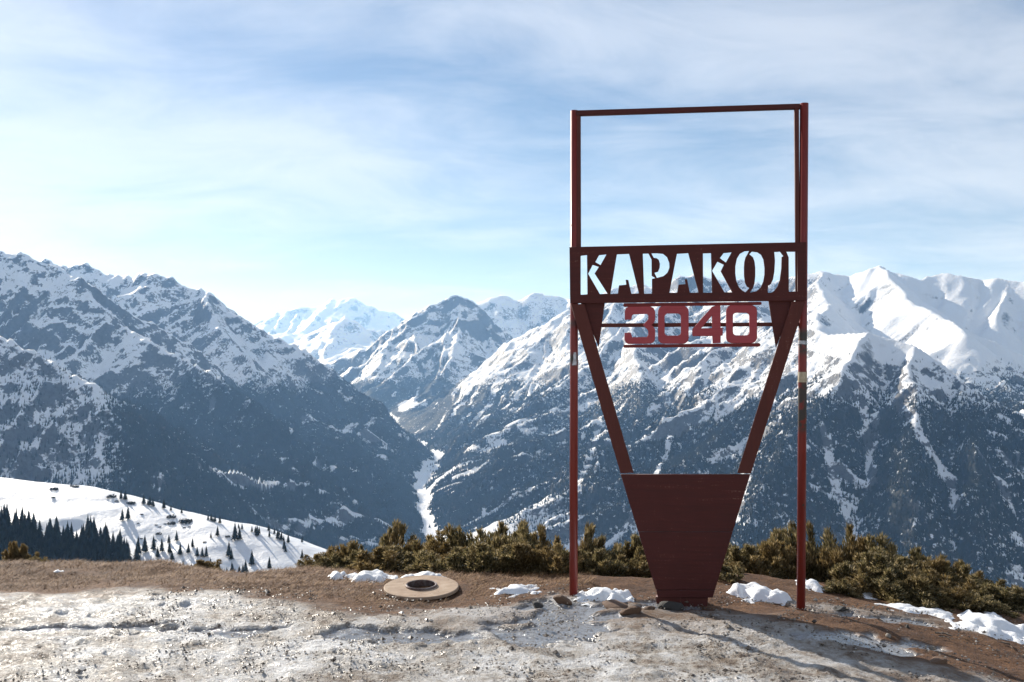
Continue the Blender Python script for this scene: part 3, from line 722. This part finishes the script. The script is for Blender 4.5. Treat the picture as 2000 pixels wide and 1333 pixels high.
def juniper_meshes(seed, plumes=36, per=680):
    r = np.random.default_rng(seed); V, SV, SF = [], [], []
    for p in range(plumes):
        az = r.uniform(0, 6.283); tilt = math.radians(r.uniform(0, 82)) ; L = r.uniform(0.6, 1.05) * (1.0 - 0.18 * tilt)
        b0 = np.array([math.cos(az), math.sin(az), 0]) * r.uniform(0, 0.22)
        dh = np.array([math.cos(az), math.sin(az), 0])
        def axis_pt(t): return b0 + L * (dh * math.sin(tilt) * (t - 0.28 * t * t) * 1.1 + np.array([0, 0, 1]) * (math.cos(tilt) * t + 0.22 * math.sin(tilt) * t * t))
        ts = r.uniform(0.18, 1.0, per) ** 0.8
        t = ts[:, None]
        P = b0 + L * (dh * math.sin(tilt) * (t - 0.28 * t * t) * 1.1 + np.array([0, 0, 1]) * (math.cos(tilt) * t + 0.22 * math.sin(tilt) * t * t))
        ax = dh * math.sin(tilt) * (1 - 0.56 * t) + np.array([0, 0, 1]) * (math.cos(tilt) + 0.44 * math.sin(tilt) * t); ax /= np.linalg.norm(ax, axis=1)[:, None]
        rd = r.normal(size=(per, 3)); rd -= (rd * ax).sum(1)[:, None] * ax; rd /= np.linalg.norm(rd, axis=1)[:, None]
        lump = 0.75 + 0.5 * np.sin(ts * 17 + p)[:, None]
        P = P + rd * (0.27 * (1 - t) ** 0.7 + 0.035) * r.uniform(0.2, 1, (per, 1)) * lump
        d = ax * 0.8 + rd * r.uniform(0.2, 0.9, (per, 1)) + np.array([0, 0, 0.25]) + r.normal(size=(per, 3)) * 0.18; d /= np.linalg.norm(d, axis=1)[:, None]
        ln = r.uniform(0.05, 0.12, (per, 1)); w = np.cross(d, r.normal(size=(per, 3))); w /= np.linalg.norm(w, axis=1)[:, None]; w *= r.uniform(0.007, 0.014, (per, 1))
        V.append(np.stack([P, P + d * ln * 0.5 + w, P + d * ln, P + d * ln * 0.5 - w], 1).reshape(-1, 3))
        # woody stem
        pts = [axis_pt(q) for q in (0, 0.3, 0.6, 0.85)]; rad = [0.022, 0.014, 0.008, 0.003]
        b = len(SV)
        for q, ra in zip(pts, rad):
            for j in range(4): SV.append(q + ra * np.array([math.cos(j * 1.571), math.sin(j * 1.571), 0]))
        for i in range(3):
            for j in range(4): SF.append((b + i * 4 + j, b + i * 4 + (j + 1) % 4, b + i * 4 + 4 + (j + 1) % 4, b + i * 4 + 4 + j))
    V = np.concatenate(V); Fq = np.arange(len(V)).reshape(-1, 4)
    top = np.percentile(V[:, 2], 99.7); V /= top; SV = np.array(SV) / top
    a = mesh_np('foliage', V, [Fq]); b = mesh_np('stems', SV, [SF]); a.materials.append(M_JUN); b.materials.append(M_TWIG)
    return a, b
M_TWIG, _nt, _o = new_mat('juniper_wood')
principled(_nt, _o, Base_Color=_nt.ramp(_nt.noise(_nt.add('ShaderNodeNewGeometry').outputs['Position'], 40, 4), [(0.3, (0.10, 0.07, 0.05)), (0.7, (0.26, 0.21, 0.165))]), Roughness=0.85)
JUN = [juniper_meshes(300 + i) for i in range(6)]
_jk = 0
def juniper(px, top, D, wpx, label, group, rot=None):
    global _jk
    x = (px - CX) / F_PX * D; zb = float(ground(np.array([x]), np.array([D]))[0]) - 0.06; zt = CAMZ + (HY - top) / F_PX * D
    h = max(0.16, zt - zb); w = wpx / F_PX * D / 1.15
    e = bpy.data.objects.new('juniper_bush', None); COL.objects.link(e); e.location = (x, D, zb); e.empty_display_size = 0.1
    e.rotation_euler = (0.22 * math.sin(_jk * 2.3), 0.22 * math.cos(_jk * 3.1), (_jk * 1.9) % 6.28); e.scale = (w, w, h)
    for nm, me in zip(('foliage', 'stems'), JUN[_jk % 6]):
        o = bpy.data.objects.new(nm, me); COL.objects.link(o); o.parent = e
    _jk += 1
    tag(e, label, 'bush', group)
GL, GM, GR = 'junipers between the round disc and the sign', 'junipers seen between the sign posts', 'junipers beyond the worn sign post'
LL, LM, LR = 'olive brown juniper bush on the edge behind the round disc', 'olive juniper bush growing right behind the tapering foot of the sign', 'yellowish juniper bush on the slope beyond the tape-banded post'
for px, top, D, w, lab in [(628,1085,8.35,90,'low juniper at the thin end of the hedge by the snowy shoulder'),(668,1064,8.6,100,None),(690,1048,8.8,70,'narrow upright juniper tip over the small lump of old snow'),(735,1074,8.25,150,'wide low juniper behind the ragged snow ridge'),(775,1028,8.9,90,'tallest dark juniper tip over the disc side of the hedge'),(800,1066,8.4,140,'juniper bush touching the snow heap behind the round disc'),(850,1042,8.7,130,None),(885,1072,8.1,140,None),(925,1026,8.8,110,None),(945,1066,8.0,140,'juniper bush overhanging the brown soil between disc and ice'),(985,1022,8.6,120,None),(1020,1056,8.0,140,'juniper bush behind the thin broken snow strip'),(1062,1028,8.4,110,None),(1088,1066,7.85,110,'juniper bush pressed against the left red post')]:
    juniper(px, top, D, w, lab or LL, None if lab else GL)
for px, top, D, w, lab in [(1150,1034,8.3,100,'tall juniper rising beside the left red post toward the sign foot'),(1168,1076,7.9,120,'juniper bush directly behind the smooth rounded snow mound'),(1205,1060,8.2,110,None),(1245,1044,8.4,90,None),(1262,1090,7.85,90,'low juniper touching the left edge of the tapering foot')]:
    juniper(px, top, D, w, lab or LM, None if lab else GM)
for px, top, D, w, lab in [(1412,1092,7.95,90,None),(1400,1136,7.55,80,'small juniper crouching at the right edge of the tapering foot'),(1455,1066,8.3,130,'juniper bush above the curved snow bank'),(1500,1054,8.5,120,None),(1545,1042,8.7,120,'juniper bush showing on both sides of the worn post'),(1600,1026,8.9,110,'tallest juniper beyond the worn post, above the gap with snow'),(1640,1036,8.6,120,None),(1690,1052,8.4,140,None),(1715,1084,7.9,140,'juniper bush with bare branches over the thin snow strip'),(1775,1072,8.4,130,None),(1815,1096,8.0,150,None),(1865,1102,8.2,120,None),(1905,1128,7.9,140,None),(1950,1140,7.9,110,None),(1990,1158,7.8,130,'juniper bush right behind the big crumbly snow heap'),(2040,1165,7.8,120,None),(1765,1122,7.55,130,'low sprawling juniper in front of the taller ones by the flat snow sheet'),(1850,1146,7.5,130,'low sprawling juniper reaching down onto the dirty snow sheet'),(1650,1130,7.6,80,'small low juniper tuft beside the snow patch in the gap'),(1925,1168,7.4,100,'low juniper at the uphill rim of the big snow heap')]:
    juniper(px, top, D, w, lab or LR, None if lab else GR)
juniper(40, 1058, 9.3, 40, 'small upright juniper on the brown bank before the dense wood', None)
juniper(68, 1082, 9.2, 44, 'tiny low juniper tuft on the brown bank beside a small upright one', None)
juniper(395, 1108, 8.7, 60, 'low juniper sprigs showing over the brown bank below the thin spruce row', None)

# ------------------------------------------------------------------ round disc lying by the bushes
def lathe(name, prof, mat, parent, n=64, jit=0):
    V, Fq = [], []; m_ = len(prof)
    for j in range(n):
        a = 2 * math.pi * j / n
        for r_, z in prof: V.append((r_ * math.cos(a), r_ * math.sin(a), z))
    for j in range(n):
        for i in range(m_):
            k = (i + 1) % m_; Fq.append((j * m_ + i, ((j + 1) % n) * m_ + i, ((j + 1) % n) * m_ + k, j * m_ + k))
    return obj(name, mesh_np(name, V, [Fq]), mat, parent)
dx, dy = gpt(823, 1153)
disc = bpy.data.objects.new('round_disc', None); COL.objects.link(disc); disc.location = (dx, dy, float(ground(np.array([dx]), np.array([dy]))[0]) + 0.022); disc.rotation_euler = (math.radians(4.5), math.radians(-1.5), 0.3); disc.empty_display_size = 0.1
tag(disc, 'round weathered wooden disc with a metal-collared hole lying on brown soil', 'disc')
m, nt, out = new_mat('weathered_disc')
_p = nt.add('ShaderNodeTexCoord').outputs['Object']
n1 = nt.noise(_p, 9, 5, 0.65); n2 = nt.noise(nt.vmath('MULTIPLY', _p, (6, 60, 60)), 1.0, 4, 0.6); n3 = nt.noise(_p, 38, 4, 0.6)
c = nt.ramp(nt.math('ADD', nt.math('MULTIPLY', n1, 0.6), nt.math('MULTIPLY', n2, 0.4)), [(0.3, (0.25, 0.155, 0.10)), (0.55, (0.44, 0.32, 0.22)), (0.75, (0.56, 0.45, 0.34))])
c = nt.mix(nt.smooth(n3, 0.66, 0.70), c, (0.07, 0.04, 0.025))
principled(nt, out, Base_Color=c, Roughness=0.8, Normal=bump(nt, n2, 0.4, 0.004))
lathe('board', [(0.112, 0.009), (0.266, 0.009), (0.272, 0.005), (0.272, -0.012), (0.264, -0.015), (0.112, -0.015)], m, disc)
M_IRON, nt, out = new_mat('rusty_collar'); _p = nt.add('ShaderNodeTexCoord').outputs['Object']
principled(nt, out, Base_Color=nt.ramp(nt.noise(_p, 25, 4), [(0.35, (0.09, 0.04, 0.03)), (0.65, (0.22, 0.19, 0.18))]), Metallic=0.5, Roughness=0.5)
lathe('metal_collar', [(0.101, 0.022), (0.110, 0.024), (0.115, 0.018), (0.115, -0.06), (0.101, -0.06)], M_IRON, disc, 48)
M_PSNOW = mat_snow('patch_snow', 9.0)
def mound(name, rx, ry, h, seed, mat, cell=0.018, base=None, parent=None, fn=ground, lump=0.45):
    """heap of old snow lying on the ground: height field with a ragged rim, closed below the surface"""
    cx_, cy_ = base; xs = np.arange(-rx * 1.25, rx * 1.25, cell); ys = np.arange(-ry * 1.25, ry * 1.25, cell); X, Y = np.meshgrid(xs, ys)
    q = 1 - np.hypot(X / rx, Y / ry) + lump * fbm((X + cx_) / (0.5 * rx), (Y + cy_) / (0.5 * ry), 4, seed)
    t = sstep(q, 0.0, 1.0)
    Z = fn(X.ravel() + cx_, Y.ravel() + cy_).reshape(X.shape) - 0.014 + (h * 0.56 + 0.014) * t * (1 + 0.10 * fbm(X / 0.10 + seed, Y / 0.08, 3, seed + 3))
    keep = q > -0.08; idx = -np.ones(X.shape, int); idx[keep] = np.arange(keep.sum())
    a, b, c_, d = idx[:-1, :-1], idx[:-1, 1:], idx[1:, 1:], idx[1:, :-1]; ok = (a >= 0) & (b >= 0) & (c_ >= 0) & (d >= 0)
    Fq = np.stack([a[ok], b[ok], c_[ok], d[ok]], 1)
    z0 = float(fn(np.array([cx_]), np.array([cy_]))[0])
    return obj(name, mesh_np(name, np.stack([X[keep], Y[keep], Z[keep] - z0], 1), [Fq], True), mat, parent, (cx_, cy_, z0))
for k, (px, py, wpx, dpt, h, label) in enumerate([
    (656,1128,40,0.10,0.07,'small lump of old snow at the end of the juniper hedge'), (722,1131,96,0.16,0.09,'ragged ridge of white snow under the junipers left of the disc'),
    (820,1134,92,0.14,0.085,'white snow heap between the round disc and the junipers'), (1008,1158,96,0.14,0.06,'thin broken snow strip beside the ice near the sign'),
    (1182,1172,108,0.20,0.115,'smooth rounded snow mound beside the foot of the sign'), (1495,1168,120,0.22,0.10,'curved snow bank behind the worn post under the junipers'),
    (1590,1148,50,0.2,0.08,'snow patch in the gap of the junipers beside the worn post'), (1712,1166,90,0.22,0.05,'thin snow strip under the bare juniper branches'),
    (1960,1240,170,0.42,0.14,'big crumbly white snow heap at the end of the soil slope'), (1800,1196,150,0.25,0.035,'flat dirty snow sheet below the juniper branches on soil'),
    (112,1118,24,0.05,0.02,'tiny white snow scrap on the brown bank')]):
    x, y = gpt(px, py); r_ = wpx / 2 / F_PX * y
    o = mound('snow_patch', r_ * 1.3, dpt * 1.25, h, 400 + k * 7, M_PSNOW, 0.016, (x, y + dpt * 0.35)); tag(o, label, 'snow')

# ------------------------------------------------------------------ stones, twigs, gravel, dry grass
def mat_rock(name, c0, c1):
    m, nt, out = new_mat(name); p = nt.add('ShaderNodeTexCoord').outputs['Object']; n = nt.noise(p, 3.0, 6, 0.65); f = nt.noise(p, 16.0, 4, 0.7)
    principled(nt, out, Base_Color=nt.mix(nt.math('ADD', nt.math('MULTIPLY', n, 0.6), nt.math('MULTIPLY', f, 0.4)), c0, c1), Roughness=0.75, Normal=bump(nt, f, 0.5, 0.05)); return m
M_RB = mat_rock('brown_stone', (0.07, 0.035, 0.02), (0.26, 0.15, 0.085)); M_RD = mat_rock('dark_stone', (0.02, 0.02, 0.02), (0.09, 0.08, 0.07)); M_RG = mat_rock('pale_stone', (0.2, 0.17, 0.14), (0.42, 0.37, 0.31))
import bmesh
def rock(px, py, wpx, flat, mat, label, seed):
    x, y = gpt(px, py); s_ = wpx / 2 / F_PX * y
    bm = bmesh.new(); bmesh.ops.create_icosphere(bm, subdivisions=3, radius=1.0); r = np.random.default_rng(seed)
    pl_ = [(Vector(r.normal(size=3)).normalized(), r.uniform(0.5, 0.85)) for _ in range(9)]
    for v in bm.verts:
        c_ = v.co.copy()
        for n_, d_ in pl_:
            e_ = c_.dot(n_) - d_
            if e_ > 0: c_ -= n_ * e_ * 0.9
        v.co = c_ * (1 + 0.05 * float(perlin(np.array([c_.x * 3 + seed]), np.array([c_.y * 3 + c_.z * 2]), 9)[0]))
    me = bpy.data.meshes.new('stone'); bm.to_mesh(me); bm.free()
    o = obj('stone', me, mat, None, (x, y, float(ground(np.array([x]), np.array([y]))[0]) + s_ * flat * 0.25), (r.uniform(-.15, .15), r.uniform(-.15, .15), r.uniform(0, 6)), (s_, s_ * 0.8, s_ * flat))
    tag(o, label, 'stone')
for k, a in enumerate([(1050,1183,34,.45,M_RD,'dark wet stone on the ice left of the sign'), (1100,1176,44,.5,M_RB,'brown stone at the base of the left red post'), (1232,1196,46,.4,M_RB,'brown stone in front of the rounded snow mound'),
    (1200,1184,60,.25,M_RB,'flat brown slab lying across ice in front of the snow mound'), (1310,1190,52,.55,M_RD,'black stone against the tapering foot of the sign'), (1832,1294,50,.28,M_RB,'flat reddish stone slab on the soil slope'),
    (1736,1243,16,.6,M_RG,'small pale stone on the edge of the post shadow'), (1772,1226,12,1.0,M_RD,'tiny dark pointed stone standing on brown soil'), (1822,1268,20,.5,M_RG,'pale lumpy stone lying in the post shadow'),
    (925,1190,26,.35,M_RG,'pale flat stone on gravel below the round disc'), (1640,1192,44,.3,M_RD,'flat dark stone on soil beyond the worn post'), (1268,1192,26,.5,M_RB,'small reddish stone beside the foot board')]):
    rock(*a, 700 + k)
def twig(pts, rad, label):
    P = [Vector((*gpt(px, py), 0)) for px, py in pts]
    for p in P: p.z = float(ground(np.array([p.x]), np.array([p.y]))[0]) + rad + 0.006
    V, Fq = [], []
    for i, p in enumerate(P):
        for j in range(5): V.append((p.x, p.y + rad * math.cos(j * 1.2566), p.z + rad * math.sin(j * 1.2566)))
    for i in range(len(P) - 1):
        for j in range(5): Fq.append((i * 5 + j, i * 5 + (j + 1) % 5, i * 5 + 5 + (j + 1) % 5, i * 5 + 5 + j))
    tag(obj('twig', mesh_np('twig', V, [Fq], True), M_TWIG), label, 'twig')
twig([(1827,1240),(1845,1241),(1858,1246)], 0.006, 'short pale twig on brown soil by the flat snow sheet')
twig([(1955,1258),(1972,1262),(1978,1270)], 0.006, 'bent pale twig on soil below the big snow heap')
twig([(1742,1172),(1775,1160),(1800,1140)], 0.010, 'bare grey branch lying over the snow under the junipers')

def scatter_stuff():
    r = np.random.default_rng(77)
    # gravel in the slush around the sign
    N = 9000; x = r.uniform(-2.6, 3.6, N); y = r.uniform(4.9, 7.2, N); dn = fbm(x / 0.5, y / 0.35, 3, 801)
    ok = dn > -0.05; x, y = x[ok], y[ok]; n = len(x); s_ = r.uniform(0.003, 0.010, n) * (1 + (r.uniform(0, 1, n) < 0.04) * 1.2); z = ground(x, y) + 0.016
    oc = np.array([(1,0,0),(0,1,0),(-1,0,0),(0,-1,0),(0,0,.6),(0,0,-.6)]); j = r.uniform(0.6, 1.3, (n, 6, 3))
    V = (oc[None] * j * s_[:, None, None] + np.stack([x, y, z], 1)[:, None]).reshape(-1, 3)
    f = np.array([(0,1,4),(1,2,4),(2,3,4),(3,0,4),(1,0,5),(2,1,5),(3,2,5),(0,3,5)]); Fc = (np.arange(n)[:, None, None] * 6 + f[None]).reshape(-1, 3)
    m_, nt, out = new_mat('gravel'); isl = nt.add('ShaderNodeNewGeometry').outputs['Random Per Island']
    principled(nt, out, Base_Color=nt.ramp(isl, [(0.0, (0.04, 0.03, 0.025)), (0.6, (0.16, 0.12, 0.085)), (1.0, (0.45, 0.42, 0.38))]), Roughness=0.45)
    tag(obj('gravel', mesh_np('gravel', V, [Fc]), m_), kind='stuff')
    # matted dry grass on the brown bank along the rim
    N = 60000; x = r.uniform(-5.2, 0.6, N); e = np.interp(x, EDGE[:, 0], EDGE[:, 1]); y = e + r.uniform(-1.5, 0.5, N)
    lim = np.interp(x, [-9, -4.0, -2.6, -1.6, -0.9, -0.3, 0.3, 1.0], [7.3, 7.25, 7.2, 6.8, 6.55, 6.75, 7.0, 6.75])
    ok = (y > lim + 0.1 + r.uniform(0, 0.25, N)) & (fbm(x / 0.4, y / 0.3, 3, 811) > -0.45) & (np.hypot((x - dx) / 1.15, y - dy) > 0.30); x, y = x[ok], y[ok]; n = len(x)
    z = ground(x, y); a = r.normal(0.6, 0.9, n); ln = r.uniform(0.02, 0.06, n); up = r.uniform(0.15, 0.7, n)
    d = np.stack([np.cos(a) * ln, np.sin(a) * ln, up * ln], 1); w = np.stack([-np.sin(a), np.cos(a), 0 * a], 1) * 0.0024
    b0 = np.stack([x, y, z - 0.002], 1); V = np.stack([b0 - w, b0 + w, b0 + d], 1).reshape(-1, 3)
    m_, nt, out = new_mat('dry_grass'); isl = nt.add('ShaderNodeNewGeometry').outputs['Random Per Island']
    principled(nt, out, Base_Color=nt.ramp(isl, [(0.0, (0.065, 0.028, 0.010)), (0.6, (0.24, 0.115, 0.042)), (1.0, (0.44, 0.26, 0.11))]), Roughness=0.8)
    tag(obj('dry_grass', mesh_np('dry_grass', V, [np.arange(3 * n).reshape(-1, 3)]), m_), kind='stuff')
scatter_stuff()

# ------------------------------------------------------------------ haze over the valley
def build_haze():
    x0, x1, y0, y1, z0, z1 = -17000, 17000, -420, 23600, -760, 1700
    V = [(x, y, z) for x in (x0, x1) for y in (y0, y1) for z in (z0, z1)]
    Fq = [(0, 1, 3, 2), (4, 6, 7, 5), (0, 4, 5, 1), (2, 3, 7, 6), (0, 2, 6, 4), (1, 5, 7, 3)]
    m, nt, out = new_mat('haze')
    v = nt.add('ShaderNodeVolumePrincipled', ins={'Color': (0.30, 0.57, 1.0, 1), 'Absorption Color': (1, 1, 1, 1), 'Density': HAZE_DENSITY, 'Anisotropy': 0.3})
    nt.l.new(v.outputs[0], out.inputs['Volume'])
    o = obj('haze', mesh_np('haze', V, [Fq]), m); tag(o, kind='stuff')
HAZE_DENSITY = 4.2e-5
build_haze()
